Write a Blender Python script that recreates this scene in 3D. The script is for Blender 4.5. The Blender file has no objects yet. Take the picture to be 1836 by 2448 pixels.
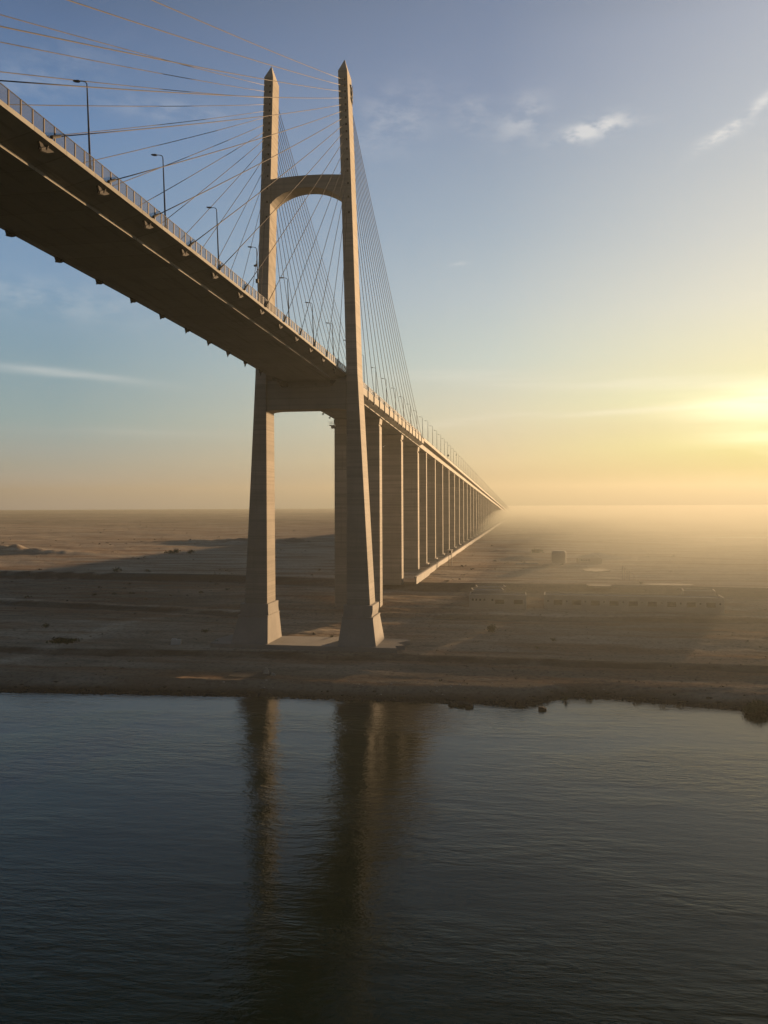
import bpy, math, random
import numpy as np
from mathutils import Vector, Matrix

S = bpy.context.scene
COL = S.collection
rnd = random.Random(7)
R = math.radians

# ---------------------------------------------------------------- camera model
# x = across the bridge (right +), y = along the bridge axis, z = up, water at z = 0
TH = R(9.66); F = 2050.0; EYE = 41.5; YH = 1205.0
ROLL = R(0.2)
fw = (-math.sin(TH), math.cos(TH)); rt = (math.cos(TH), math.sin(TH))


def ground_at(px, py, z):
    """world x, y of the point of height z seen at photo position (px, py)"""
    dx, dy = px - 918.0, py - 1224.0
    c, s = math.cos(ROLL), math.sin(ROLL)
    dx, dy = dx * c - dy * s, dx * s + dy * c
    py = 1224 + dy
    Z = (EYE - z) * F / max(py - YH, 1.0)
    X = dx / F * Z
    return (X * rt[0] + Z * fw[0], X * rt[1] + Z * fw[1])


cam = bpy.data.cameras.new("camera")
camo = bpy.data.objects.new("camera", cam); COL.objects.link(camo)
S.camera = camo
cam.sensor_fit = 'VERTICAL'; cam.sensor_height = 36; cam.lens = 36 * F / 2448
cam.clip_start = 0.5; cam.clip_end = 60000
camo.location = (0, 0, EYE)
pitch = math.atan(19 / F)
camo.matrix_world = (Matrix.Translation((0, 0, EYE)) @ Matrix.Rotation(TH, 4, 'Z')
                     @ Matrix.Rotation(math.pi / 2 - pitch, 4, 'X') @ Matrix.Rotation(-ROLL, 4, 'Z'))

# ---------------------------------------------------------------- render / view
S.render.engine = 'CYCLES'
S.view_settings.view_transform = 'Standard'; S.view_settings.look = 'None'
S.view_settings.exposure = 2.0; S.view_settings.gamma = 1.0
S.cycles.use_denoising = True
S.cycles.max_bounces = 6; S.cycles.diffuse_bounces = 3; S.cycles.glossy_bounces = 3
S.cycles.transparent_max_bounces = 12; S.cycles.volume_bounces = 0
S.cycles.sample_clamp_indirect = 4

# ---------------------------------------------------------------- helpers


class MB:
    def __init__(self): self.v = []; self.f = []

    def add(self, vs, fs):
        n = len(self.v); self.v += [tuple(p) for p in vs]; self.f += [tuple(i + n for i in f) for f in fs]

    def box(self, x0, x1, y0, y1, z0, z1, M=None):
        vs = [(x0, y0, z0), (x1, y0, z0), (x1, y1, z0), (x0, y1, z0), (x0, y0, z1), (x1, y0, z1), (x1, y1, z1), (x0, y1, z1)]
        if M: vs = [M @ Vector(p) for p in vs]
        self.add(vs, [(3, 2, 1, 0), (4, 5, 6, 7), (0, 1, 5, 4), (1, 2, 6, 5), (2, 3, 7, 6), (3, 0, 4, 7)])

    def loft(self, rings, cap=True):
        n = len(rings[0]); vs = [p for r in rings for p in r]; fs = []
        for k in range(len(rings) - 1):
            for i in range(n):
                j = (i + 1) % n
                fs.append((k * n + i, k * n + j, (k + 1) * n + j, (k + 1) * n + i))
        if cap:
            fs.append(tuple(range(n))[::-1]); fs.append(tuple((len(rings) - 1) * n + i for i in range(n)))
        self.add(vs, fs)

    def tube(self, pts, rs, n=6):
        pts = [Vector(p) for p in pts]
        if not hasattr(rs, '__len__'): rs = [rs] * len(pts)
        rings = []
        for i, p in enumerate(pts):
            d = (pts[min(i + 1, len(pts) - 1)] - pts[max(i - 1, 0)]).normalized()
            up = Vector((0, 0, 1)) if abs(d.z) < .95 else Vector((1, 0, 0))
            a = d.cross(up).normalized(); b = a.cross(d)
            rings.append([p + (a * math.cos(t) + b * math.sin(t)) * rs[i] for t in [2 * math.pi * k / n for k in range(n)]])
        self.loft(rings)

    def build(self, name, mat, parent=None, smooth=False, origin=None):
        me = bpy.data.meshes.new(name)
        o = None
        vs = self.v
        if origin: vs = [(p[0] - origin[0], p[1] - origin[1], p[2] - origin[2]) for p in vs]
        me.from_pydata(vs, [], self.f); me.update()
        import bmesh
        bm = bmesh.new(); bm.from_mesh(me); bmesh.ops.recalc_face_normals(bm, faces=bm.faces); bm.to_mesh(me); bm.free()
        if smooth: me.polygons.foreach_set('use_smooth', [True] * len(me.polygons))
        me.materials.append(mat)
        o = bpy.data.objects.new(name, me); COL.objects.link(o)
        if origin: o.location = origin
        if parent: o.parent = parent
        return o


def empty(name, loc=(0, 0, 0), rz=0):
    o = bpy.data.objects.new(name, None); COL.objects.link(o)
    o.location = loc; o.rotation_euler = (0, 0, rz); o.empty_display_size = 1
    return o


def tag(o, label=None, cat=None, group=None, kind=None):
    if label: o['label'] = label
    if cat: o['category'] = cat
    if group: o['group'] = group
    if kind: o['kind'] = kind
    return o


def copy_tree(o, parent=None):
    c = o.copy(); COL.objects.link(c); c.parent = parent
    for ch in list(o.children): copy_tree(ch, c)
    return c


ORD = ['first', 'second', 'third', 'fourth', 'fifth', 'sixth', 'seventh', 'eighth', 'ninth', 'tenth', 'eleventh', 'twelfth',
       'thirteenth', 'fourteenth', 'fifteenth', 'sixteenth', 'seventeenth', 'eighteenth', 'nineteenth', 'twentieth']
TENS = {2: 'twenty', 3: 'thirty', 4: 'forty', 5: 'fifty'}


def ordinal(n):
    if n <= 20: return ORD[n - 1]
    t, u = divmod(n, 10)
    return {2: 'twentieth', 3: 'thirtieth', 4: 'fortieth', 5: 'fiftieth'}[t] if u == 0 else TENS[t] + '-' + ORD[u - 1]


# ---------------------------------------------------------------- materials
class NT:
    def __init__(self, tree): self.t = tree; self.n = tree.nodes; self.l = tree.links

    def node(self, typ, **kw):
        nd = self.n.new(typ)
        for k, v in kw.items():
            if k == 'ins':
                for a, b in v.items():
                    if hasattr(b, 'is_output'): self.l.new(b, nd.inputs[a])
                    else: nd.inputs[a].default_value = b
            else: setattr(nd, k, v)
        return nd

    def math(self, op, a, b=None, c=None, clamp=False):
        nd = self.n.new('ShaderNodeMath'); nd.operation = op; nd.use_clamp = clamp
        for i, v in enumerate((a, b, c)):
            if v is None: continue
            if hasattr(v, 'is_output'): self.l.new(v, nd.inputs[i])
            else: nd.inputs[i].default_value = v
        return nd.outputs[0]

    def mix(self, f, a, b):
        nd = self.n.new('ShaderNodeMix'); nd.data_type = 'RGBA'
        for i, v in ((0, f), (6, a), (7, b)):
            if hasattr(v, 'is_output'): self.l.new(v, nd.inputs[i])
            elif isinstance(v, (tuple, list)): nd.inputs[i].default_value = (*v, 1) if len(v) == 3 else v
            else: nd.inputs[i].default_value = v
        return nd.outputs[2]

    def noise(self, vec, scale, detail=4, rough=.55):
        nd = self.n.new('ShaderNodeTexNoise'); nd.inputs['Scale'].default_value = scale
        nd.inputs['Detail'].default_value = detail; nd.inputs['Roughness'].default_value = rough
        if vec is not None: self.l.new(vec, nd.inputs['Vector'])
        return nd.outputs[0]

    def scale(self, vec, s, rot=(0, 0, 0)):
        nd = self.n.new('ShaderNodeMapping'); nd.inputs['Scale'].default_value = s; nd.inputs['Rotation'].default_value = rot
        self.l.new(vec, nd.inputs['Vector']); return nd.outputs[0]

    def ramp(self, f, a, b):
        nd = self.n.new('ShaderNodeMapRange'); nd.interpolation_type = 'SMOOTHSTEP'
        self.l.new(f, nd.inputs[0]); nd.inputs[1].default_value = a; nd.inputs[2].default_value = b
        return nd.outputs[0]


def new_mat(name):
    m = bpy.data.materials.new(name); m.use_nodes = True
    nt = NT(m.node_tree); bsdf = m.node_tree.nodes['Principled BSDF']
    return m, nt, bsdf


def plain(name, col, rough=.8, var=.15, scale=1.0, metallic=0):
    m, nt, b = new_mat(name)
    pos = nt.node('ShaderNodeNewGeometry').outputs['Position']
    n = nt.noise(pos, scale)
    c = nt.mix(n, tuple(x * (1 - var) for x in col), tuple(min(1, x * (1 + var)) for x in col))
    nt.l.new(c, b.inputs['Base Color']); b.inputs['Roughness'].default_value = rough
    b.inputs['Metallic'].default_value = metallic; b.inputs['Specular IOR Level'].default_value = .12
    return m


def concrete(name, c1, c2, joints=4.1, streak=.3, seams=0):
    m, nt, b = new_mat(name)
    pos = nt.node('ShaderNodeNewGeometry').outputs['Position']
    n1 = nt.noise(pos, .12, 5); n2 = nt.noise(nt.scale(pos, (1.3, 1.3, .06)), 1.0, 5, .6)
    n3 = nt.noise(pos, 1.7, 4)
    f = nt.math('MULTIPLY_ADD', nt.ramp(n1, .35, .68), .5, nt.math('MULTIPLY', n3, .5))
    c = nt.mix(f, c1, c2)
    st = nt.math('MULTIPLY', nt.ramp(n2, .52, .72), streak)
    c = nt.mix(st, c, tuple(x * .55 for x in c1))
    bumpsrc = n3
    if joints:
        sep = nt.node('ShaderNodeSeparateXYZ'); nt.l.new(pos, sep.inputs[0])
        zf = nt.math('FRACT', nt.math('DIVIDE', sep.outputs[2], joints))
        # each pour lift has a slightly different tone, with a thin joint line between lifts
        lift = nt.math('FLOOR', nt.math('DIVIDE', sep.outputs[2], joints))
        wn = nt.node('ShaderNodeTexWhiteNoise', noise_dimensions='1D'); nt.l.new(lift, wn.inputs['W'])
        c = nt.mix(nt.math('MULTIPLY', wn.outputs[0], .42), c, tuple(x * .6 for x in c1))
        board = nt.noise(nt.scale(pos, (.02, .02, 1.4)), 1, 3, .7)
        c = nt.mix(nt.math('MULTIPLY', nt.ramp(board, .45, .62), .5), c, tuple(x * .66 for x in c1))
        # every pier was cast from its own batch
        bay = nt.math('FLOOR', nt.math('DIVIDE', nt.math('ADD', sep.outputs[1], -410.0), 40.0))
        wb = nt.node('ShaderNodeTexWhiteNoise', noise_dimensions='1D'); nt.l.new(bay, wb.inputs['W'])
        c = nt.mix(nt.math('MULTIPLY', wb.outputs[0], .3), c, tuple(x * .65 for x in c1))
        line = nt.math('LESS_THAN', zf, .03)
        c = nt.mix(nt.math('MULTIPLY', line, .12), c, tuple(x * .45 for x in c1))
    if seams:
        sep = nt.node('ShaderNodeSeparateXYZ'); nt.l.new(pos, sep.inputs[0])
        yf = nt.math('FRACT', nt.math('DIVIDE', sep.outputs[1], seams))
        c = nt.mix(nt.math('MULTIPLY', nt.math('LESS_THAN', yf, .035), .45), c, tuple(x * .4 for x in c1))
        seg_ = nt.math('FLOOR', nt.math('DIVIDE', sep.outputs[1], seams))
        wn = nt.node('ShaderNodeTexWhiteNoise', noise_dimensions='1D'); nt.l.new(seg_, wn.inputs['W'])
        c = nt.mix(nt.math('MULTIPLY', wn.outputs[0], .35), c, tuple(x * .6 for x in c1))
        gr = nt.noise(nt.scale(pos, (1.1, .05, 1)), 1, 5, .65)
        c = nt.mix(nt.math('MULTIPLY', nt.ramp(gr, .5, .68), .45), c, tuple(x * .45 for x in c1))
    nt.l.new(c, b.inputs['Base Color']); b.inputs['Roughness'].default_value = .9; b.inputs['Specular IOR Level'].default_value = .12
    bp = nt.node('ShaderNodeBump', ins={'Strength': .25, 'Distance': .05}); nt.l.new(bumpsrc, bp.inputs['Height'])
    nt.l.new(bp.outputs[0], b.inputs['Normal'])
    return m


M_conc = concrete('concrete', (.25, .222, .18), (.36, .318, .26))
M_deck = concrete('deck_concrete', (.25, .24, .21), (.33, .315, .28), joints=0, seams=6.0)
M_slab = concrete('slab_concrete', (.20, .185, .165), (.29, .265, .23), joints=0, streak=.1)
M_steel = plain('painted_steel', (.038, .034, .03), .9, .2, .6)
M_cable = plain('cable_sheath', (.085, .075, .07), .9, .1)
M_post = plain('fence_post', (.12, .10, .09), .6, .1)
M_lamp = plain('lamp_paint', (.06, .065, .07), .8, .1)
M_wall = concrete('wall_render', (.32, .275, .22), (.44, .38, .30), joints=0, streak=.15)
M_pad = plain('pale_crust', (.24, .205, .155), .95, .25, .6)
M_white = plain('whitewash', (.5, .46, .41), .8, .1)
M_dark = plain('dark_opening', (.03, .028, .025), .9, .2)
M_rock = plain('dark_rock', (.06, .05, .04), .9, .4, 2.0)
M_rubble = plain('rubble', (.10, .085, .065), .9, .5, 3.0)
M_asph = plain('asphalt', (.05, .05, .05), .9, .2, .5)
M_bird = plain('feathers_white', (.75, .75, .73), .7, .05)
M_wing = plain('feathers_grey', (.22, .22, .23), .7, .1)
M_leaf = plain('scrub_leaves', (.045, .055, .025), .8, .5, 1.5)
M_dry = plain('dry_tufts', (.095, .08, .05), .9, .4, 1.5)
M_twig = plain('twig_bark', (.07, .05, .035), .9, .3, 2)


def screen_mat():
    m, nt, b = new_mat('wire_screen')
    b.inputs['Base Color'].default_value = (.055, .065, .09, 1); b.inputs['Roughness'].default_value = .9; b.inputs['Specular IOR Level'].default_value = .05
    tr = nt.node('ShaderNodeBsdfTransparent'); mx = nt.node('ShaderNodeMixShader', ins={0: .36})
    nt.l.new(tr.outputs[0], mx.inputs[1]); nt.l.new(b.outputs[0], mx.inputs[2])
    nt.l.new(mx.outputs[0], m.node_tree.nodes['Material Output'].inputs[0])
    return m


M_screen = screen_mat()

# ---------------------------------------------------------------- deck profile
BC = -58.7            # bridge centre line
VP = 225.3            # pylon station


def deck_z(y):
    if y < 257: return 79.2 - 6.68e-5 * (y - 23.5) ** 2
    return 75.56 - .0312 * (y - 257)


def sweep(mb, prof, ys, zoff=0):
    rings = [[(BC + a, y, deck_z(y) + h + zoff) for a, h in prof] for y in ys]
    mb.loft(rings)


def sym(half):
    return half + [(-a, h) for a, h in reversed(half)]


bridge = tag(empty('cable_stayed_bridge', (BC, VP, 4.7)),
             'high concrete cable-stayed bridge with twin obelisk pylon legs crossing the canal', 'bridge')


def link_parent(o, p):
    o.parent = p
    o.matrix_parent_inverse = Matrix.Translation(p.location).inverted()
    return o


def part(mb, name, mat, p, **k):
    o = mb.build(name, mat, **k)
    q = p
    if k.get('origin'): pass
    o.parent = q
    o.matrix_parent_inverse = world_of(q).inverted()
    return o


def world_of(o):
    m = Matrix.Identity(4)
    ch = []
    while o: ch.append(o); o = o.parent
    for c in reversed(ch):
        m = m @ c.matrix_parent_inverse @ (Matrix.Translation(c.location) @ c.rotation_euler.to_matrix().to_4x4())
    return m


ys_main = [-170 + 5 * i for i in range(80)] + [VP + .0]
mb = MB(); sweep(mb, sym([(10.5, 0), (10.5, -.5), (6.8, -1.4), (6.8, -1.8)]), ys_main)
part(mb, 'main_deck', M_deck, bridge)
ys_side = [VP + .01] + [230 + 5 * i for i in range(33)] + [393.5]
mb = MB(); sweep(mb, sym([(10.5, .02), (10.5, -2.05), (8.4, -3.0), (8.4, -3.3)]), ys_side)
part(mb, 'side_deck', M_deck, bridge)
# kerbs standing on the deck edge, and the asphalt between them
for s in (-1, 1):
    mb = MB()
    pr = [(s * 9.95, .03), (s * 9.95, .22), (s * 9.65, .22), (s * 9.65, .03)]
    if s < 0: pr = pr[::-1]
    sweep(mb, pr, [-170 + 5 * i for i in range(113)])
    part(mb, 'kerb', M_deck, bridge)
mb = MB(); sweep(mb, [(9.6, .03), (-9.6, .03), (-9.6, .06), (9.6, .06)], [-170 + 5 * i for i in range(113)])
part(mb, 'road_surface', M_asph, bridge)

# ---------------------------------------------------------------- pylon
LEG = [(14.7, 10.9, 17.2, 3.9), (45.0, 10.95, 15.6, 3.75), (76.0, 11.0, 14.0, 3.6), (116, 9.95, 12.75, 3.25), (156.1, 8.9, 11.35, 2.9)]


def leg_at(z):
    for a, b in zip(LEG, LEG[1:]):
        if z <= b[0]:
            t = (z - a[0]) / (b[0] - a[0]); return tuple(a[i] + (b[i] - a[i]) * t for i in range(1, 4))
    return LEG[-1][1:]


def rect(s, ai, ao, y0, y1, z):
    x0, x1 = BC + s * ai, BC + s * ao
    return [(x0, y0, z), (x1, y0, z), (x1, y1, z), (x0, y1, z)]


legs = {}
for s in (1, -1):
    mb = MB()
    rings = []
    c = .25
    for z, ai, ao, d in LEG:
        x0, x1 = BC + s * ai, BC + s * ao
        sg = s
        rings.append([(x0 + sg * .12, VP - d, z), (x1 - sg * .12, VP - d, z), (x1, VP - d + .12, z), (x1, VP + d - .12, z),
                      (x1 - sg * .12, VP + d, z), (x0 + sg * .12, VP + d, z), (x0, VP + d - .12, z), (x0, VP - d + .12, z)])
    z, ai, ao, d = LEG[-1]
    xm = BC + s * (ai + ao) / 2
    rings.append([(xm + (p[0] - xm) * .03, VP + (p[1] - VP) * .03, 160.2) for p in rings[-1]])
    mb.loft(rings)
    lg = part(mb, 'pylon_leg', M_conc, bridge)
    legs[s] = lg
    lg['label'] = 'right obelisk leg with dark fittings near its tip' if s > 0 else 'left obelisk leg, farther from the sun'
    # plinth in two blocks with a thin ledge between them
    mb = MB()
    mb.loft([rect(s, 10.2, 17.8, VP - 5.0, VP + 4.6, 11.95), rect(s, 10.3, 18.1, VP - 5.0, VP + 4.4, 13.4), rect(s, 10.3, 18.1, VP - 5.0, VP + 4.6, 14.9)])
    part(mb, 'plinth_block', M_slab, lg)
    mb = MB()
    mb.loft([rect(s, 9.4, 19.6, VP - 8.4, VP + 4.8, 4.4), rect(s, 10.1, 18.3, VP - 5.9, VP + 4.6, 11.6)])
    mb.loft([rect(s, 10.0, 18.45, VP - 6.1, VP + 4.7, 11.6), rect(s, 10.0, 18.45, VP - 6.1, VP + 4.7, 11.95)])
    part(mb, 'plinth_base', M_slab, lg)
    # cable sockets: small dark recess hoods on the face the stays enter
ZTOP = {16: 153.6, 15: 152, 14: 150.4, 13: 148.7, 12: 147, 11: 145.4, 10: 143.6, 9: 141.8, 8: 139.9, 7: 137.8, 6: 135.3, 5: 132.5,
        4: 129.5, 3: 126.2, 2: 122.6, 1: 118.5}
for s in (1, -1):
    for k, z in ZTOP.items():
        ai, ao, d = leg_at(z); xm = BC + s * ((ai + ao) / 2)
        for q in (-1, 1):
            y = VP + q * d
            if q > 0: continue
            mb = MB(); mb.box(xm + .32, xm + .78, y - .06, y + .06, z - .30, z + .25)
            part(mb, 'cable_socket', M_dark, legs[s])
# fittings on the sunlit face near the top of the right leg
mb = MB()
for i in range(26):
    z = 149.6 + rnd.random() * 4.0; y = VP + 1.0 + rnd.random() * 1.9
    x = BC + 11.4 + .0; w = .12 + rnd.random() * .22
    mb.box(x - .1, x + .25 + rnd.random() * .25, y - w, y + w, z - w * 1.2, z + w * 1.2)
mb.tube([(BC + 11.6, VP + 2.2, 148.6), (BC + 11.75, VP + 2.3, 154.2)], .06)
part(mb, 'dark_fitting', M_lamp, legs[1])

# upper crossbeam with an arched underside
mb = MB(); rings = []
for i in range(25):
    t = -1 + 2 * i / 24
    ai = leg_at(126)[0] + .25
    x = BC + t * ai
    zt = 128.7 + .5 * (1 - t * t); zb = 122.4 + 3.6 * (1 - abs(t) ** 2.2)
    if abs(t) > .88: zb -= (abs(t) - .88) * 4
    rings.append([(x, VP - 2.7, zb), (x, VP + 2.7, zb), (x, VP + 2.7, zt), (x, VP - 2.7, zt)])
mb.loft(rings); part(mb, 'upper_crossbeam', M_conc, bridge)
# lower crossbeam with flared ends
mb = MB(); rings = []
for i in range(17):
    t = -1 + 2 * i / 16
    x = BC + t * 11.2
    zb = 66.9 - max(0, abs(t) - .8) * 2; zt = 72.9 if abs(t) < .75 else 74.7
    rings.append([(x, VP - 2.9, zb), (x, VP + 2.9, zb), (x, VP + 2.9, zt), (x, VP - 2.9, zt)])
mb.loft(rings); part(mb, 'lower_crossbeam', M_conc, bridge)
for a in (-6.8, 6.8):
    mb = MB(); mb.box(BC + a - .8, BC + a + .8, VP - 1.2, VP - .1, 72.9, deck_z(VP) - 1.8)
    part(mb, 'bearing', M_steel, bridge)

# ---------------------------------------------------------------- stay cables
for s in (1, -1):
    for q in (-1, 1):
        for k in range(1, 17):
            ya = VP + (-12.0 * k if q < 0 else 9.94 * k)
            za = deck_z(ya) + .25
            xa = BC + s * 10.62
            zt = ZTOP[k]; ai, ao, d = leg_at(zt); xt = BC + s * (ai + ao) / 2; yt = VP + q * d
            P0, P1 = Vector((xa, ya, za)), Vector((xt, yt, zt))
            L = (P1 - P0).length; n = 10
            pts = []
            for i in range(n + 1):
                t = i / n; p = P0.lerp(P1, t); p.z -= 4 * t * (1 - t) * L * .0035; pts.append(p)
            mb = MB(); mb.tube(pts, .066 if q < 0 else .078, 6)
            cb = part(mb, 'stay_cable', M_cable, bridge, smooth=True)
            dr = (P1 - P0).normalized()
            mb = MB()
            if q < 0: mb.tube([P0 - dr * .35, P0 + dr * 1.5], [.19, .14], 8)
            else: mb.tube([P0 - dr * .2, P0 + dr * 1.2], [.15, .12], 8)
            if q < 0:
                # socket under the slab with its triangular bracket
                x2 = BC + s * 9.75; z2 = deck_z(ya) - .75
                c0 = Vector((x2, ya, z2)); mb.tube([c0 - dr * 1.1, c0 - dr * .1], [.18, .21], 8)
                mb.tube([c0 - dr * 1.35, c0 - dr * 1.1], [.11, .11], 6)
                w = .08
                mb.loft([[(x2 - s * .6, ya - w, z2 + .1), (x2 + s * .4, ya - w, z2 + .2), (x2 + s * .05, ya - w, z2 - .55)],
                         [(x2 - s * .6, ya + w, z2 + .1), (x2 + s * .4, ya + w, z2 + .2), (x2 + s * .05, ya + w, z2 - .55)]])
                mb.loft([[(x2 - .14, ya - 1.4, z2 + .1), (x2 + .14, ya - 1.4, z2 + .1), (x2 + .14, ya + 1.5, z2 + .1), (x2 - .14, ya + 1.5, z2 + .1)],
                         [(x2 - .14, ya - .9, z2 - .7), (x2 + .14, ya - .9, z2 - .7), (x2 + .14, ya + .2, z2 - .5), (x2 - .14, ya + .2, z2 - .5)]])
            else:
                c0 = P0 - dr * .2
                mb.box(xa - .1, xa + .12, ya - .18, ya + .18, za - 2.5, za + .1)
                mb.box(xa - .45, xa + .12, ya - .25, ya + .25, za - 2.9, za - 2.5)
            part(mb, 'anchor', M_steel if q < 0 else M_lamp, cb)

# ---------------------------------------------------------------- piers
def pier_mesh(y, th, ztop, zbase, half=8.3, spread=.004):
    """wall pier with chamfered corners; widens very slightly downwards"""
    mb = MB(); rings = []
    for z in (zbase, ztop):
        e = (ztop - z) * spread; h = half + e * .3; t = th / 2 + e; c = .35
        x0, x1 = BC - h, BC + h
        rings.append([(x0 + c, y - t, z), (x1 - c, y - t, z), (x1, y - t + c * .5, z), (x1, y + t - c * .5, z),
                      (x1 - c, y + t, z), (x0 + c, y + t, z), (x0, y + t - c * .5, z), (x0, y - t + c * .5, z)])
    mb.loft(rings); return mb


for y, zb in ((292, 5), (342.5, 9), (393.5, 10)):
    bot = deck_z(y) - 3.3
    mb = pier_mesh(y, 4.9, bot - 2.9, zb, 7.9)
    p = part(mb, 'pier', M_conc, bridge)
    mb = MB()
    mb.loft([rect(1, -7.6, 7.6, y - 1.7, y + 1.7, bot - 2.9), rect(1, -7.6, 7.6, y - 1.7, y + 1.7, bot - 2.2)])
    mb.loft([rect(1, -7.9, 7.9, y - 2.5, y + 2.5, bot - 2.2), rect(1, -8.1, 8.1, y - 2.6, y + 2.6, bot - .35)])
    mb.loft([rect(1, -7.9, -5.9, y - 1.2, y + 1.2, bot - .35), rect(1, -7.9, -5.9, y - 1.2, y + 1.2, bot)])
    mb.loft([rect(1, 5.9, 7.9, y - 1.2, y + 1.2, bot - .35), rect(1, 5.9, 7.9, y - 1.2, y + 1.2, bot)])
    part(mb, 'pier_cap', M_conc, p)
    if y == 292:      # small inspection platform beside the cap of the first pier
        mb = MB(); z = bot - 2.4
        mb.box(BC - 10.0, BC - 8.1, y - 1.5, y + .9, z, z + .2)
        mb.box(BC - 9.4, BC - 8.0, y - 1.0, y + .4, z - .9, z)
        for xx in (-10.0, -9.1, -8.2):
            for yy in (-1.5, .85): mb.box(BC + xx, BC + xx + .06, y + yy, y + yy + .06, z + .2, z + 1.4)
        for zz in (.8, 1.35):
            mb.box(BC - 10, BC - 8.15, y - 1.5, y - 1.44, z + zz, z + zz + .06)
            mb.box(BC - 10, BC - 8.15, y + .85, y + .91, z + zz, z + zz + .06)
        part(mb, 'inspection_platform', M_white, p)

via = tag(empty('approach_viaduct', (BC, 400, 11.3)), 'endless concrete viaduct on tall thin piers fading into the haze', 'viaduct')
ys = [393.8 + 20 * i for i in range(89)]
mb = MB(); sweep(mb, sym([(10.5, 0), (10.5, -.65), (8.5, -1.1), (8.3, -3.3)]), ys)
part(mb, 'box_girder', M_deck, via)
for s in (-1, 1):
    mb = MB(); pr = [(s * 10.5, .01), (s * 10.5, .75), (s * 10.2, .75), (s * 10.1, .01)]
    sweep(mb, pr if s > 0 else pr[::-1], ys); part(mb, 'parapet', M_deck, via)
for i in range(44):
    y = 422 + 40 * i
    bot = deck_z(y) - 3.3
    if bot < 12.5: break
    p = part(pier_mesh(y, 3.1 if i else 3.4, bot - .3, 10.6, 8.3, .002), 'pier', M_conc, via)
    if i < 14:
        mb = MB(); mb.box(BC - 9.2, BC + 9.2, y - 3.4, y + 3.4, 10.4, 12.2); part(mb, 'footing', M_slab, p)
    for a in (-6.6, 6.6):
        mb = MB(); mb.loft([rect(1, a - .7, a + .7, y - .8, y + .8, bot - .3), rect(1, a - .7, a + .7, y - .8, y + .8, bot)])
        part(mb, 'bearing', M_steel, p)

# ---------------------------------------------------------------- ramp where the viaduct comes down
ramp = MB(); rings = []
for i in range(12):
    y = 2150 + 25 * i; z = max(deck_z(y), 11.35)
    rings.append([(BC + 10.4, y, z), (BC + 12.5 + (z - 11) * 1.0, y, 10.6), (BC - 12.5 - (z - 11) * 1.0, y, 10.6), (BC - 10.4, y, z)])
ramp.loft(rings)
tag(ramp.build('road_embankment', M_rubble, origin=(BC, 2290, 11)), kind='structure')

# ---------------------------------------------------------------- fences along the bridge
for s in (1, -1):
    fence = tag(empty('safety_fence', (BC + s * 10.35, 60, deck_z(60))),
                'tall see-through mesh fence along the near sunlit deck edge' if s > 0 else
                'tall mesh fence along the far shaded deck edge behind the cables', 'fence')
    fy = [4 + 2 * i for i in range(191)]
    far = MB(); npost = 0
    for y in fy:
        z = deck_z(y) + .0; x = BC + s * 10.38
        if 64 < y < 262 and s > 0:
            mb = MB(); mb.box(x - .06, x + .06, y - .08, y + .08, z, z + 1.6)
            part(mb, 'fence_post', M_post, fence); npost += 1
        else:
            far.box(x - .06, x + .06, y - .08, y + .08, z, z + 1.55)
    o = part(far, 'fence_posts_beyond', M_post, fence); o['kind'] = 'stuff'
    mb = MB(); x0 = s * 10.42
    pr = [(x0, .04), (x0, 1.56), (x0 - s * .02, 1.56), (x0 - s * .02, .04)]
    sweep(mb, pr if s > 0 else pr[::-1], fy[::2] + [fy[-1]]) if fy[-1] != fy[::2][-1] else sweep(mb, pr if s > 0 else pr[::-1], fy[::2])
    part(mb, 'mesh_screen', M_screen, fence)
    mb = MB(); pr = [(x0 + s * .02, 1.56), (x0 + s * .02, 1.63), (x0 - s * .05, 1.63), (x0 - s * .05, 1.56)]
    sweep(mb, pr if s > 0 else pr[::-1], fy[::2]); part(mb, 'top_rail', M_lamp, fence)

# ---------------------------------------------------------------- street lamps
def make_lamp():
    r = empty('street_lamp')
    mb = MB(); mb.tube([(0, 0, 0), (0, 0, .6), (0, 0, .62), (0, 0, 5), (0, 0, 9.4)], [.17, .17, .13, .105, .07], 8)
    mb.build('pole', M_lamp, r, smooth=True)
    mb = MB(); mb.tube([(0, 0, 9.3), (0, 0, 9.75), (-.15, 0, 10.0), (-.5, 0, 10.12), (-1.0, 0, 10.2)], [.07, .065, .06, .05, .045], 6)
    mb.build('arm', M_lamp, r, smooth=True)
    mb = MB()
    mb.loft([[(-.85, -.12, 10.12), (-.85, .12, 10.12), (-.85, .12, 10.26), (-.85, -.12, 10.26)],
             [(-1.1, -.18, 10.1), (-1.1, .18, 10.1), (-1.1, .15, 10.3), (-1.1, -.15, 10.3)],
             [(-1.5, -.17, 10.18), (-1.5, .17, 10.18), (-1.5, .13, 10.34), (-1.5, -.13, 10.34)],
             [(-1.65, -.08, 10.24), (-1.65, .08, 10.24), (-1.65, .06, 10.33), (-1.65, -.06, 10.33)]])
    mb.build('lamp_head', M_lamp, r)
    return r


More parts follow.
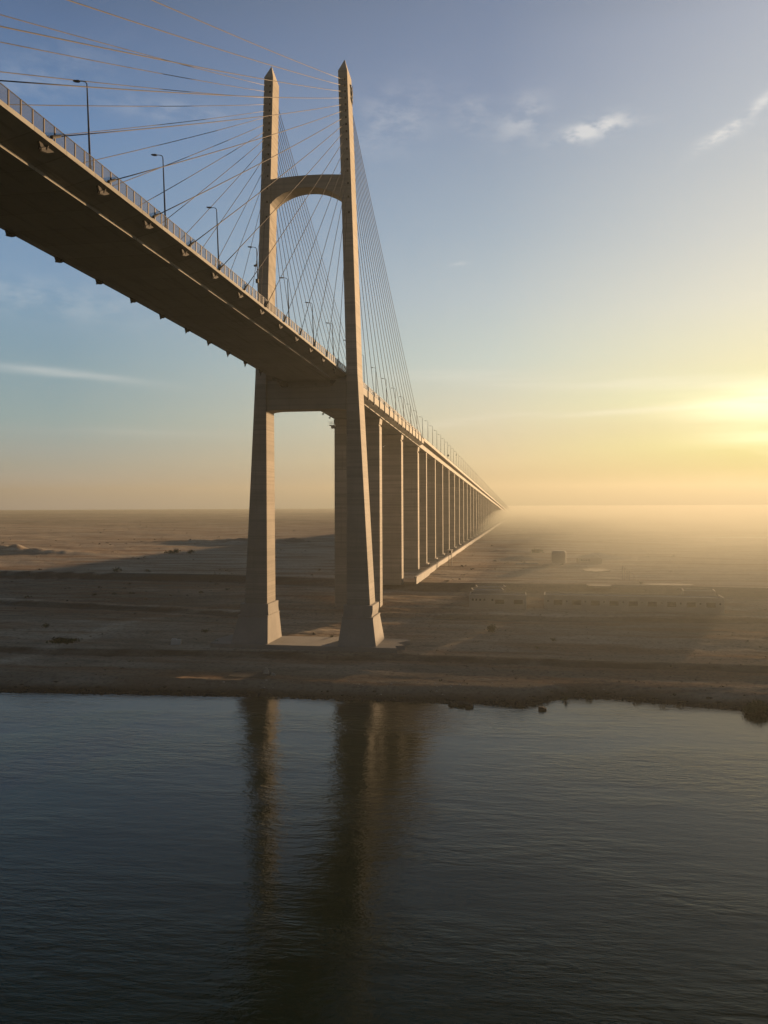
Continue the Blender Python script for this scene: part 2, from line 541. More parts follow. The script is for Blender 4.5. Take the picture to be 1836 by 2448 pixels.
lamp0 = make_lamp()
LG = 'street lamps along the bridge and viaduct edge'
k = 0; nv = 0
while True:
    y = 89.55 + 20.15 * k
    if y > 2240: break
    o = lamp0 if k == 0 else copy_tree(lamp0)
    onb = y < 392
    o.location = (BC + 10.22, y, deck_z(y) + (.0 if onb else .7))
    o.rotation_euler = (0, R(-2.0) if y < 240 else (R(-1) if onb else 0), 0)
    extra = ''
    if onb:
        if y < VP: lab = 'slim dark street lamp on the main span, %s from the left edge of the picture' % ordinal(k + 1)
        else:
            j = int((y - VP) / 20.15) + 1
            lab = 'thin street lamp between the side span stay cables, %s beyond the right pylon leg' % ordinal(j)
    else:
        nv += 1
        if nv <= 36: lab = 'thin street lamp against the yellow sky, %s past the last stay cable' % ordinal(nv)
        else: lab = 'tiny hazy street lamp at the far vanishing end of the viaduct'
        if nv == 6:
            mb = MB(); mb.tube([(.25, -.15, 2.1), (.25, .0, 2.1)], [.62, .62], 16); mb.box(.02, .3, -.04, .04, 2.0, 2.2)
            mb.build('round_sign', M_lamp, o)
        if nv == 9:
            mb = MB(); mb.box(-.25, .25, -.2, .2, 7.2, 8.2); mb.build('equipment_box', M_lamp, o)
    if onb and abs(y - 150) < 3:
        mb = MB(); mb.box(-.6, -.1, -.15, .15, 6.6, 6.9); mb.box(-.3, .05, -.03, .03, 6.9, 7.1); mb.box(-.35, .1, -.2, .2, 3.6, 4.3)
        mb.build('camera_box', M_lamp, o)
    tag(o, lab, 'street lamp', LG)
    k += 1

# ---------------------------------------------------------------- terrain
rs = np.random.RandomState(5)
TAB = rs.rand(512, 512)


def vnoise(x, y):
    xi = np.floor(x).astype(int); yi = np.floor(y).astype(int); fx = x - xi; fy = y - yi
    fx = fx * fx * (3 - 2 * fx); fy = fy * fy * (3 - 2 * fy)
    g = lambda a, b: TAB[a % 512, b % 512]
    return (g(xi, yi) * (1 - fx) + g(xi + 1, yi) * fx) * (1 - fy) + (g(xi, yi + 1) * (1 - fx) + g(xi + 1, yi + 1) * fx) * fy - .5


def fbm(x, y, o=4):
    r = 0; a = 1
    for i in range(o): r = r + a * vnoise(x * 2 ** i + 17 * i, y * 2 ** i + 31 * i); a *= .5
    return r


def curve(pts, z):
    w = sorted(ground_at(px, py, z) for px, py in pts)
    X = np.array([p[0] for p in w]); Y = np.array([p[1] for p in w])
    X = np.concatenate([[X[0] - 800], X, [X[-1] + 800]]); Y = np.concatenate([[Y[0] - 8], Y, [Y[-1] + 20]])
    return lambda x: np.interp(x, X, Y)


shore = curve([(0, 1655), (300, 1660), (600, 1667), (830, 1675), (1000, 1680), (1150, 1684), (1245, 1690), (1290, 1683), (1330, 1673),
               (1370, 1670), (1450, 1672), (1560, 1681), (1700, 1694), (1836, 1704)], 0)
E1 = curve([(0, 1536), (177, 1542), (613, 1549), (815, 1551), (1100, 1560), (1380, 1569), (1836, 1582)], 4.4)
E3 = curve([(0, 1431), (330, 1445), (590, 1461), (830, 1464), (1180, 1468), (1836, 1475)], 5.6)
E2 = curve([(0, 1363), (550, 1372), (700, 1378), (1002, 1390), (1496, 1396), (1836, 1404)], 10.2)
ss = lambda t: np.clip(t, 0, 1) ** 2 * (3 - 2 * np.clip(t, 0, 1))


def height(x, y):
    d = y - shore(x) - .8 * fbm(x / 6, y / 6, 3) - 1.1 * fbm(x / 25 + 9, y * 0, 2)
    z = np.where(d < 0, np.maximum(d * .35, -3.0), 0)
    z = z + 1.9 * ss(d / 7.5) + .5 * np.clip((d - 6) / 30, 0, 1)
    beach = ss(d / 8) * (1 - ss((y - E1(x) + 2) / 4))
    z = z + beach * (.55 * fbm(x / 30 + y / 30, y / 8, 5) + .22 * fbm(x / 4, y / 3, 4))
    z = z + .95 * ss((y - E1(x) + 4.2 + .8 * fbm(x / 9, y / 9, 3)) / 4.4)
    mid = ss((y - E1(x)) / 12) * (1 - ss((y - E2(x) + 14) / 8))
    z = z + mid * (.62 * fbm(x / 38 + 5 + y / 60, y / 12, 5) + .34 * fbm(x / 5, y / 4, 4))
    z = z + 1.2 * ss((y - E3(x) + 2.0 + .6 * fbm(x / 12, y / 12, 2)) / 3)
    # steep shaded face of the upper terrace
    z = z + .6 * np.clip((y - E1(x)) / 40, 0, 1) + 1.9 * np.clip((y - E3(x) - 2) / 26, 0, 1) + 2.7 * ss((y - E2(x) + 9) / 9.5) + 1.3 * np.clip((y - E2(x)) / 80, 0, 1)
    up = ss((y - E2(x)) / 30)
    r = np.hypot(x, y)
    z = z + up * (.45 * fbm(x / 60, y / 22, 5) + .3 * fbm(x / 9, y / 7, 3))
    corr = 1 - ss((np.abs(x - BC) - 25) / 30)            # levelled strip under the bridge
    far = ss((y - 430) / 250) * (1 - corr)
    z = z + far * (1.6 * fbm(x / 190 + 3, y / 130, 5)) * (1 - ss((r - 2500) / 4000))
    # spoil heaps beyond the left bank
    gx, gy = x + 205, y - 640 + (x + 205) * .1
    z = z + 5.0 * np.exp(-(gx / 75) ** 2 - (gy / 16) ** 2) * (.75 + 1.1 * np.abs(fbm(x / 16, y / 16, 4)))
    gx, gy = x + 345, y - 505 + (x + 345) * .1
    z = z + 4.0 * np.exp(-(gx / 60) ** 2 - (gy / 13) ** 2) * (.7 + 1.1 * np.abs(fbm(x / 13 + 4, y / 13, 4)))
    # mounds on the right plain
    for px, py, w, dd, h in ((1250, 1334, 11, 5, 1.9), (1218, 1316, 13, 6, 1.4), (1437, 1331, 10, 5, 3.2), (1475, 1308, 12, 6, 1.2), (1560, 1330, 14, 5, 1.0)):
        cx, cy = ground_at(px, py, 11.5)
        z = z + h * np.exp(-((x - cx) / w) ** 2 - ((y - cy) / dd) ** 2) * (.8 + .8 * np.abs(fbm(x / 7, y / 7, 3)))
    # shallow pond far out on the right plain
    cx, cy = ground_at(1790, 1284, 11.4)
    pm = 1 - ss((np.hypot((x - cx) / 1.9, y - cy) - 26) / 12)
    z = z * (1 - pm) + 11.0 * pm
    # flat pad below the pylon
    pad = (1 - ss((np.abs(x - BC) - 27) / 4)) * ss((y - 214) / 2) * (1 - ss((y - 232) / 5))
    z = z * (1 - pad) + 3.6 * pad
    return z


a0, a1 = R(-66), R(66)
angs = np.linspace(a0, a1, 930) - TH * 0 + R(0) - TH
r1 = np.arange(150, 420, .8); r2 = [r1[-1]]
while r2[-1] < 6000: r2.append(r2[-1] * 1.0145 + .2)
rr = np.concatenate([r1, r2[1:]])
A, RR = np.meshgrid(angs, rr)
X = RR * np.sin(A); Y = RR * np.cos(A); Z = height(X, Y)
nv_, nc = X.shape
co = np.stack([X, Y, Z], -1).reshape(-1, 3).astype(np.float32)
idx = np.arange(nv_ * nc).reshape(nv_, nc)
q = np.stack([idx[:-1, :-1], idx[:-1, 1:], idx[1:, 1:], idx[1:, :-1]], -1).reshape(-1, 4)
me = bpy.data.meshes.new('ground')
me.vertices.add(len(co)); me.vertices.foreach_set('co', co.ravel())
me.loops.add(q.size); me.loops.foreach_set('vertex_index', q.ravel().astype(np.int32))
me.polygons.add(len(q)); me.polygons.foreach_set('loop_start', np.arange(0, q.size, 4, dtype=np.int32))
me.polygons.foreach_set('use_smooth', np.ones(len(q), bool))
me.update(); me.validate()
# soil kind: 1 = dark gravelly soil, 0 = pale sand
D = Y - shore(X)
soil = .75 * (1 - ss((Y - E2(X)) / 4))
leftflat = ss((Y - E2(X)) / 5) * (1 - ss((-X - 50) / -30)) * (1 - ss((Y - 610 - 20 * fbm(X / 60, Y / 60, 3) + .12 * (X + 205) + np.clip(-X - 230, 0, 999) * 1.1) / 14))
trk = [ground_at(px, py, 4.2) for px, py in ((-300, 1590), (0, 1562), (120, 1540), (230, 1510), (330, 1478), (480, 1462))]
dist_ = np.full(X.shape, 1e9)
for (ax, ay), (bx, by) in zip(trk, trk[1:]):
    t_ = np.clip(((X - ax) * (bx - ax) + (Y - ay) * (by - ay)) / ((bx - ax) ** 2 + (by - ay) ** 2), 0, 1)
    dist_ = np.minimum(dist_, np.hypot(X - ax - t_ * (bx - ax), Y - ay - t_ * (by - ay)))
soil = soil - .55 * np.exp(-(dist_ / 3.2) ** 2)
for off, sl, w_ in ((520, .06, 4), (760, -.12, 6), (1500, .1, 14), (430, -.25, 3)):
    soil = soil - .4 * np.exp(-((Y - off - sl * X - 12 * fbm(X / 120, X * 0, 2)) / w_) ** 2)
soil = soil + .55 * np.clip(fbm(X / 34 + 7, Y / 22, 5) - .05, 0, 1) * ss((Y - E2(X)) / 10)
band = ss((Y - 1150 - 60 * fbm(X / 200, Y / 90, 3)) / 120)
soil = soil + .45 * band * (1 - .8 * ss((Y - 2600) / 600)) + .6 * fbm(X / 70, Y / 30, 4) + .35 * fbm(X / 300, Y / 120, 3)
wet_and_step_dark = 1 - ss((D - 1.5) / 4)
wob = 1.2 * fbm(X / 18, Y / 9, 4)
bump_ = lambda t, a, b_: ss((t - a) / .8) * (1 - ss((t - b_) / .8))          # darker colour on each step face of the bank, paler line behind upper edges
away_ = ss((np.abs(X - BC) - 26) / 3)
wet_and_step_dark = np.maximum(wet_and_step_dark, .8 * bump_(Y - E1(X) + wob, -4.4, .3) * (.75 + .6 * fbm(X / 5, Y / 3, 3)))
wet_and_step_dark = np.maximum(wet_and_step_dark, .55 * bump_(Y - E3(X) + wob, -5.5, 0) * away_)
wet_and_step_dark = np.maximum(wet_and_step_dark, .5 * bump_(Y - E2(X) + .6 * wob, -9, 0))
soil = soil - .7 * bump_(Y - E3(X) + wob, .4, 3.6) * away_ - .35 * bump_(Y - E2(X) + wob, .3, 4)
at = me.attributes.new('soil', 'FLOAT', 'POINT'); at.data.foreach_set('value', np.clip(soil, 0, 1.2).ravel().astype(np.float32))
at = me.attributes.new('wet_and_step_dark', 'FLOAT', 'POINT'); at.data.foreach_set('value', wet_and_step_dark.ravel().astype(np.float32))
m, nt, b = new_mat('desert_ground')
pos = nt.node('ShaderNodeNewGeometry').outputs['Position']
A1 = nt.node('ShaderNodeAttribute', attribute_name='soil').outputs['Fac']
A2 = nt.node('ShaderNodeAttribute', attribute_name='wet_and_step_dark').outputs['Fac']
n1 = nt.noise(nt.scale(pos, (.06, .22, .2)), 1, 6, .6); n2 = nt.noise(pos, .9, 6, .65); n3 = nt.noise(pos, .02, 4)
f = nt.math('ADD', A1, nt.math('MULTIPLY', nt.math('SUBTRACT', n1, .5), 1.7), clamp=True)
c = nt.mix(f, (.48, .40, .30), (.215, .18, .135))
n5 = nt.noise(nt.scale(pos, (.018, .12, .1), (0, 0, R(7))), 1, 5, .6)
c = nt.mix(nt.math('MULTIPLY', nt.ramp(n5, .44, .62), .7), c, (.24, .145, .085))
c = nt.mix(nt.math('MULTIPLY', nt.ramp(n2, .45, .72), .65), c, (.08, .064, .05))
c = nt.mix(nt.math('MULTIPLY', nt.ramp(n3, .5, .7), .35), c, (.20, .12, .07))
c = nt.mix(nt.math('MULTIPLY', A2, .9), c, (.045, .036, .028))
nt.l.new(c, b.inputs['Base Color']); b.inputs['Roughness'].default_value = .95
b.inputs['Specular IOR Level'].default_value = 0.0
n4 = nt.noise(pos, .5, 8, .7)
bp = nt.node('ShaderNodeBump', ins={'Strength': .6, 'Distance': .4}); nt.l.new(n4, bp.inputs['Height']); nt.l.new(bp.outputs[0], b.inputs['Normal'])
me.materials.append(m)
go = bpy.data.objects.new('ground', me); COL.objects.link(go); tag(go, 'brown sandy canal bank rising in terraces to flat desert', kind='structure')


def hz(x, y): return float(height(np.array([x]), np.array([y]))[0])


# ---------------------------------------------------------------- water
mb = MB(); mb.add([(-2500, -900, 0), (2500, -900, 0), (2500, 330, 0), (-2500, 330, 0)], [(0, 1, 2, 3)])
m, nt, b = new_mat('canal_water')
pos = nt.node('ShaderNodeNewGeometry').outputs['Position']
b.inputs['Base Color'].default_value = (.001, .013, .007, 1); b.inputs['Roughness'].default_value = .06
b.inputs['IOR'].default_value = 1.21; b.inputs['Specular Tint'].default_value = (.9, 1.0, .70, 1)
ps = nt.scale(pos, (.35, 1.0, 1), (0, 0, R(-14)))
w1 = nt.noise(ps, .62, 4, .6); w2 = nt.noise(nt.scale(pos, (.55, 1.0, 1), (0, 0, R(22))), 1.6, 4, .6)
w3 = nt.noise(nt.scale(pos, (1, 1.3, 1)), 4.0, 3, .6); w0 = nt.noise(nt.scale(pos, (.4, 1, 1), (0, 0, R(8))), .05, 3)
h = nt.math('ADD', nt.math('MULTIPLY', w1, .22), nt.math('MULTIPLY', w2, .075))
h = nt.math('ADD', h, nt.math('MULTIPLY', w3, .018))
h = nt.math('MULTIPLY', h, nt.math('MULTIPLY_ADD', nt.ramp(w0, .38, .62), .75, .45))
bp = nt.node('ShaderNodeBump', ins={'Strength': .47, 'Distance': 1.0}); nt.l.new(h, bp.inputs['Height']); nt.l.new(bp.outputs[0], b.inputs['Normal'])
tag(mb.build('water', m), 'dark rippled canal water', kind='structure')

cx, cy = ground_at(1790, 1284, 11.4)
mb = MB(); n = 28
mb.add([(cx + 46 * math.cos(6.2832 * k / n) * (.85 + .3 * rnd.random()), cy + 15 * math.sin(6.2832 * k / n) * (.8 + .35 * rnd.random()), 11.05) for k in range(n)], [tuple(range(n))])
tag(mb.build('pond_water', m), 'thin bright pond on the far right plain', kind='structure')

# ---------------------------------------------------------------- footing slab under the pylon
mb = MB()
z0, z1 = 3.2, 4.75
e = [(-25, 216.2), (25.2, 215.6), (24.2, 219.0), (26.6, 220.4), (24.0, 224), (26.8, 228.5), (25.5, 231), (-24.5, 231.5), (-26.0, 224)]
mb.add([(BC + a, y, z0) for a, y in e] + [(BC + a, y, z1) for a, y in e],
       [tuple(range(len(e)))[::-1], tuple(len(e) + i for i in range(len(e)))] + [(i, (i + 1) % len(e), len(e) + (i + 1) % len(e), len(e) + i) for i in range(len(e))])
o = mb.build('footing_slab', M_slab, origin=(BC, 224, 4.0))
tag(o, 'pale flat concrete slab joining the two pylon feet', 'concrete slab')

# ---------------------------------------------------------------- low boundary wall beside the viaduct
wl = tag(empty('boundary_wall', (-43.9, 335, 11.4)), 'long low pale wall running beside the viaduct piers into the haze', 'wall')
mb = MB()
rings = []
for y in [331 + 12 * i for i in range(148)]:
    zb = 10.2
    rings.append([(-44.2, y, zb), (-43.6, y, zb), (-43.6, y, 12.5), (-44.2, y, 12.5)])
mb.loft(rings); part(mb, 'lower_course', M_slab, wl)
mb = MB(); mb.box(-44.5, -43.5, 331, 2100, 12.5, 13.1)
part(mb, 'coping', M_slab, wl)

# ---------------------------------------------------------------- watchtower
tx, ty = ground_at(1076, 1351, 11.4)
tw = tag(empty('watchtower', (tx, ty, hz(tx, ty))), 'small white guard cabin on a post beside the boundary wall', 'watchtower')
b0 = hz(tx, ty) - .2
mb = MB(); mb.box(-.9, .9, -.9, .9, 5.2, 7.6); mb.build('cabin', M_white, tw)
mb = MB(); mb.box(-1.15, 1.15, -1.15, 1.15, 7.6, 7.8); mb.build('roof', M_white, tw)
for xx in (-.55, .55):
    for yy in (-.55, .55):
        mb = MB(); mb.box(xx - .1, xx + .1, yy - .1, yy + .1, -.3, 5.2); mb.build('leg', M_steel, tw)
mb = MB(); mb.box(-.6, .6, -.93, -.9, 6.3, 7.1); mb.build('window', M_dark, tw)
mb = MB(); mb.box(1.0, 1.08, -.3, -.22, 0, 7); mb.box(1.0, 1.08, .22, .3, 0, 7)
for i in range(15): mb.box(1.01, 1.07, -.3, .3, .3 + i * .45, .36 + i * .45)
mb.build('ladder', M_white, tw)

# ---------------------------------------------------------------- buildings
def wall_x(mb, x0, x1, y0, y1, z0, z1, ops):
    """wall along x with openings ops=[(xa,xb,za,zb)] cut through it"""
    xs = x0
    for xa, xb, za, zb in sorted(ops):
        mb.box(xs, xa, y0, y1, z0, z1)
        mb.box(xa, xb, y0, y1, z0, za); mb.box(xa, xb, y0, y1, zb, z1)
        xs = xb
    mb.box(xs, x1, y0, y1, z0, z1)


def building(name, label, px0, py0, px1, py1, depth, h, ops, zg, mat=None, par=.55):
    p0 = ground_at(px0, py0, zg); p1 = ground_at(px1, py1, zg)
    L = math.hypot(p1[0] - p0[0], p1[1] - p0[1]); a = math.atan2(p1[1] - p0[1], p1[0] - p0[0])
    t = .3
    o = tag(empty(name, (p0[0], p0[1], zg), a), label, 'building')
    mb = MB(); hh = h + par
    wall_x(mb, 0, L, 0, t, -1.2, hh, ops)
    mb.box(0, L, depth - t, depth, -1.2, hh)
    mb.box(0, t, t, depth - t, -1.2, hh); mb.box(L - t, L, t, depth - t, -1.2, hh)
    mb.build('wall', mat or M_wall, o)
    mb = MB(); mb.box(t, L - t, t, depth - t, h - .25, h); mb.build('roof', M_slab, o)
    for xa, xb, za, zb in ops:
        mb = MB(); mb.box(xa + .04, xb - .04, .2, .25, za + .04, zb - .04)
        nm = 'door' if za < .3 else 'window'
        w = mb.build(nm, M_dark, o)
        if xb - xa > 1.6:
            mb = MB(); mb.box((xa + xb) / 2 - .04, (xa + xb) / 2 + .04, .13, .199, za + .04, zb - .04); mb.build('mullion', M_steel, w)
            mb = MB(); mb.box(xa - .05, xb + .05, -.08, -.004, za - .14, za); mb.build('sill', M_wall, w)
    return o


sm = lambda x: (x - .35, x + .35, 2.45, 3.25)
building('low_building', 'low pale building with four tiny windows left of its two wide windows', 1122, 1454, 1259, 1456, 9.5, 4.1,
         [sm(1.2), sm(2.4), sm(3.7), sm(5.1), sm(7.8), (8.7, 11.8, 1.5, 3.0), (15.0, 18.0, 1.5, 3.0)], 6.0)
building('low_building', 'narrow flat-roofed block directly behind the four-tiny-window building', 1131, 1441, 1206, 1441, 9.0, 3.9,
         [(2, 3.4, 1.5, 2.8)], 6.9, par=.5)
building('low_building', 'rearmost flat-roofed block tucked against the terrace edge by the round bush', 1141, 1430, 1210, 1430, 8.0, 3.6,
         [(2, 3.4, 1.5, 2.8)], 7.2, par=.5)
opsB = []
x = 1.2
for i in range(10):
    opsB.append((x + 2.0, x + 4.9, 1.4, 3.0)); opsB.append((x - .1, x + .55, 2.2, 2.9)); x += 6.1
building('long_building', 'very long single-storey building with a row of wide windows', 1301, 1455, 1733, 1464, 10, 4.1,
         [q for q in opsB if q[1] < 58.5], 6.0)
building('low_building', 'short hazy flat-roofed block behind the right end of the long building', 1634, 1443, 1712, 1445, 8, 3.9, [(3, 5, 1.4, 2.8)], 6.8)
# earth-coloured yard wall between the two front buildings
p0 = ground_at(1262, 1452, 5.4); p1 = ground_at(1300, 1449, 5.4)
mb = MB(); L = math.hypot(p1[0] - p0[0], p1[1] - p0[1]); mb.box(0, L, 0, .3, -.5, 1.3)
o = mb.build('yard_wall', M_wall); o.location = (p0[0], p0[1], 5.3); o.rotation_euler = (0, 0, math.atan2(p1[1] - p0[1], p1[0] - p0[0]))
tag(o, 'low broken wall closing the gap between the two front buildings', 'wall')

# square tank-like block on the plain
cx, cy = ground_at(1337, 1345.5, 11.4); zt0 = hz(cx, cy)
tk = tag(empty('storage_tower', (cx, cy + 3, zt0 - .2), R(-4)), 'boxy windowless tower block standing alone on the hazy plain', 'tower')
mb = MB(); mb.box(-3.5, 3.5, -3.2, 3.2, 0, 5.7); mb.build('wall', M_wall, tk)
mb = MB(); mb.loft([[(-3.5, -3.2, 5.7), (3.5, -3.2, 5.7), (3.5, 3.2, 5.7), (-3.5, 3.2, 5.7)], [(-2.7, -2.5, 6.5), (2.7, -2.5, 6.5), (2.7, 2.5, 6.5), (-2.7, 2.5, 6.5)]])
mb.build('roof', M_wall, tk)
for xx in (-3.3, -1.2, 1.2, 3.1):
    mb = MB(); mb.box(xx, xx + .2, -3.32, -3.21, 0, 5.6); mb.build('buttress', M_wall, tk)
# low compound beside a mound
building('ruined_enclosure', 'low roofless enclosure with notched wall beside a sand mound', 1385, 1347, 1440, 1347, 8, 1.9, [(1 + 1.2 * i, 1.6 + 1.2 * i, 1.3, 2.0) for i in range(4)], 11.3)
cx, cy = ground_at(1233, 1347, 11.6); ex, ey = ground_at(1286, 1346.5, 11.6)
mb = MB(); mb.box(0, math.hypot(ex - cx, ey - cy), 0, .4, -.4, .55)
o = mb.build('low_wall', M_white); o.location = (cx, cy, hz(cx, cy)); o.rotation_euler = (0, 0, math.atan2(ey - cy, ex - cx))
tag(o, 'thin white low wall lying left of the boxy tower block', 'wall')
# pale slabs on the plain
for i, (px, py, w, d, lab) in enumerate([(1425, 1359, 10, 16, 'pale concrete pad below the roofless enclosure'), (1433, 1388, 9, 7, 'small pale pad at the terrace edge left of the bare poles'),
                                    (1600, 1387, 17, 7, 'long pale pad at the terrace edge right of the bare poles'), (1455, 1374, 9, 5, 'narrow pale pad beside the foot of the bare poles')]):
    cx, cy = ground_at(px, py, 11.6); zz = max(hz(cx + a, cy + c_) for a in (-w / 2, 0, w / 2) for c_ in (-d / 2, 0, d / 2))
    n = 10; ring = [(cx + w / 2 * math.cos(2 * math.pi * k / n) * (1 + .3 * rnd.random()), cy + d / 2 * math.sin(2 * math.pi * k / n) * (1 + .3 * rnd.random())) for k in range(n)]
    mb = MB(); mb.loft([[(a, c_, zz - .6) for a, c_ in ring], [(a, c_, zz + .08) for a, c_ in ring]])
    tag(mb.build('concrete_pad', M_pad, origin=(cx, cy, zz)), lab, 'concrete pad')
# bare poles
px_ = tag(empty('pole_row', (*ground_at(1500, 1384, 11.5), 11.4)), 'row of bare poles stepping down to the right on the terrace edge', 'poles')
for i, (px, top) in enumerate([(1489, 5.2), (1494, 4.4), (1499, 3.6), (1505, 3.0), (1516, 1.8)]):
    cx, cy = ground_at(px, 1384, 11.5)
    lx, ly = cx - px_.location.x, cy - px_.location.y
    mb = MB(); mb.tube([(lx, ly, -.3), (lx, ly, top)], .07, 5); mb.build('pole', M_lamp, px_)
mb = MB()
p0 = ground_at(1489, 1384, 11.5); p1 = ground_at(1516, 1384, 11.5)
mb.tube([(p0[0] - px_.location.x, p0[1] - px_.location.y, 5.1), (p1[0] - px_.location.x, p1[1] - px_.location.y, 1.8)], .04, 5)
mb.build('rail', M_lamp, px_)

# ---------------------------------------------------------------- shrubs
def shrub(name, label, x, y, w, h, n=260, cat='shrub', group=None):
    z = max(hz(x, y), -.1)
    o = tag(empty(name, (x, y, z)), label, cat, group)
    mb = MB(); cl = []
    for i in range(9):
        a = rnd.random() * 6.283; rr_ = w * .45 * rnd.random() ** .5; hh = h * (.45 + .5 * rnd.random()) * (1 - .45 * (rr_ / (w * .5)) ** 2)
        p = Vector((rr_ * math.cos(a), rr_ * math.sin(a), hh)); cl.append(p)
        mb.tube([(0, 0, -.1), p * .5 + Vector((0, 0, .05)), p], [.05 * h ** .5, .03, .012], 5)
    mb.build('stem', M_twig, o)
    mb = MB()
    for i in range(n):
        c_ = rnd.choice(cl); sp = .22 * w
        p = c_ + Vector((rnd.gauss(0, sp * .6), rnd.gauss(0, sp * .6), rnd.gauss(-h * .12, h * .16)))
        if p.z < .03: p.z = .03 + rnd.random() * .2
        u = Vector((rnd.gauss(0, 1), rnd.gauss(0, 1), rnd.gauss(0, 1))).normalized(); v = u.orthogonal().normalized()
        l = (.05 + .07 * rnd.random()) * (w + h) * .5
        mb.add([p - u * l, p + v * l * .5, p + u * l, p - v * l * .5], [(0, 1, 2, 3)])
    mb.build('foliage', M_leaf, o)
    return o


for px, py, z, w, h, lab, n in [
        (1812, 1702, .3, 3.9, 2.3, 'big dark bush overhanging the water at the right shore', 3500),
        (1160, 1391, 11.4, 2.6, 3.2, 'round dark bush on the terrace edge behind the rear flat-roofed block', 500),
        (1286, 1320, 11.5, 6.0, 3.2, 'broad dark bush on the plain left of the boxy tower block', 400),
        (1180, 1502, 5, 3.4, 2.0, 'ragged low bush on the bank below the four-tiny-window building', 400),
        (1287, 1539, 4.8, 1.6, .9, 'tiny bush alone on the bare bank right of the pylon', 150),
        (1322, 1523, 4.8, 2.0, .9, 'flat little bush on the bank below the long building', 150),
        (406, 1322, 11.5, 5.2, 2.6, 'leftmost of three dark bushes on the far left plain', 200),
        (424, 1321, 11.5, 5.6, 3.2, 'middle of three dark bushes on the far left plain', 200),
        (456, 1323, 11.5, 4.6, 2.4, 'rightmost of three dark bushes on the far left plain', 200),
        (280, 1359, 11.5, 3.6, 2.2, 'small bush just above the left terrace edge', 160),
        (351, 1359, 11.5, 3.0, 1.2, 'flat bush above the left terrace edge, nearer the bridge', 120),
        (490, 1503, 5, 2.2, 1.1, 'small dark bush on the bank left of the left pylon foot', 150),
        (520, 1532, 4.8, 2.6, 1.4, 'dark bush close to the left pylon plinth', 200),
        (150, 1525, 4.6, 7.0, 1.0, 'wide flat patch of scrub on the left bank', 420),
        (108, 1492, 5, 2.4, 1.4, 'small ragged bush on the far left bank', 160),
        (793, 1523, 4.8, 1.5, 1.8, 'tiny dark bush behind the slab between the pylon feet', 150),
        (1410, 1672, .2, 1.5, 1.3, 'small round bush at the waterline of the shallow bay', 200),
        (1353, 1675, .2, 1.5, 1.3, 'round dark bush at the tip of the small headland', 200),
]:
    x, y = ground_at(px, py, z); shrub('shrub', lab, x, y, w, h, n)


mb = MB()
for i in range(2300):
    a_ = R(rnd.uniform(-38, 36)) - TH; d_ = 335 * math.exp(rnd.random() ** 1.1 * 1.75)
    x, y = d_ * math.sin(a_), d_ * math.cos(a_)
    if abs(x - BC) < 24 or y < 232: continue
    if TAB[int(x / 28) % 512, int(y / 22) % 512] < .45: continue
    z = hz(x, y); w = .25 + .9 * rnd.random() ** 2.2
    for j in range(9):
        u = Vector((rnd.gauss(0, 1), rnd.gauss(0, 1), rnd.gauss(0, .7))).normalized(); v = u.orthogonal().normalized(); l = w * .5
        p = Vector((x + rnd.gauss(0, w * .5), y + rnd.gauss(0, w * .5), z + w * (.1 + .5 * rnd.random())))
        mb.add([p - u * l, p + v * l * .5, p + u * l, p - v * l * .5], [(0, 1, 2, 3)])
for i in range(500):
    px = rnd.uniform(-60, 1900); py = rnd.uniform(1465, 1655); x, y = ground_at(px, py, 3.5)
    if y < shore(x) + 3 or abs(x - BC) < 27: continue
    z = hz(x, y); w = .18 + .35 * rnd.random() ** 2
    for j in range(6):
        u = Vector((rnd.gauss(0, 1), rnd.gauss(0, 1), rnd.gauss(0, .7))).normalized(); v = u.orthogonal().normalized(); l = w * .5
        p = Vector((x + rnd.gauss(0, w * .5), y + rnd.gauss(0, w * .5), z + w * (.1 + .4 * rnd.random())))
        mb.add([p - u * l, p + v * l * .5, p + u * l, p - v * l * .5], [(0, 1, 2, 3)])
tag(mb.build('desert_scrub', M_dry), 'sparse dry tufts dotted over the plain and bank', 'scrub', kind='stuff')

# ---------------------------------------------------------------- rocks, blocks and rubble
def rock_mesh(mb, c, sx, sy, sz):
    n = 7; rings = []
    for k, (hh, r_) in enumerate(((-.4, .8), (.1, 1.0), (.6, .8), (1.0, .35))):
        rings.append([(c[0] + sx * r_ * math.cos(6.283 * i / n) * (.8 + .4 * rnd.random()), c[1] + sy * r_ * math.sin(6.283 * i / n) * (.8 + .4 * rnd.random()),
                       c[2] + sz * hh * (.85 + .3 * rnd.random())) for i in range(n)])
    mb.loft(rings)


for px, py, s_, lab in [(1102, 1682, (2.3, 1.0, .8), 'long dark boulder at the waterline right of the pylon reflection'),
                        (1081, 1683, (.8, .6, .6), 'small dark boulder left of the long waterline boulder'),
                        (750, 1546, (.5, .4, .5), 'single dark stone at the front edge of the pylon slab')]:
    x, y = ground_at(px, py, .4); mb = MB(); rock_mesh(mb, (0, 0, 0), *s_); o = mb.build('boulder', M_rock); o.location = (x, y, max(hz(x, y), 0.0)); tag(o, lab, 'rock')
for px, py, lab in [(1122, 1691, 'dark square block in the water, left of the headland'), (1297, 1698, 'dark square block in the water, right of the headland')]:
    x, y = ground_at(px, py, 0); mb = MB()
    mb.loft([[(-.75, -.5, -1), (.75, -.5, -1), (.75, .5, -1), (-.75, .5, -1)], [(-.72, -.47, .62), (.3, -.47, .62), (.3, .47, .62), (-.72, .47, .62)]])
    mb.box(.25, .85, -.4, .4, -1, .42)
    o = mb.build('concrete_block', M_rock); o.location = (x, y, 0); o.rotation_euler = (0, 0, -.1); tag(o, lab, 'block')
x, y = ground_at(423, 1530, 4.6)
mb = MB(); mb.box(-1.6, 1.0, -.7, .7, -.3, 1.2); mb.box(-1.5, -.2, -.6, .6, 1.2, 1.45)
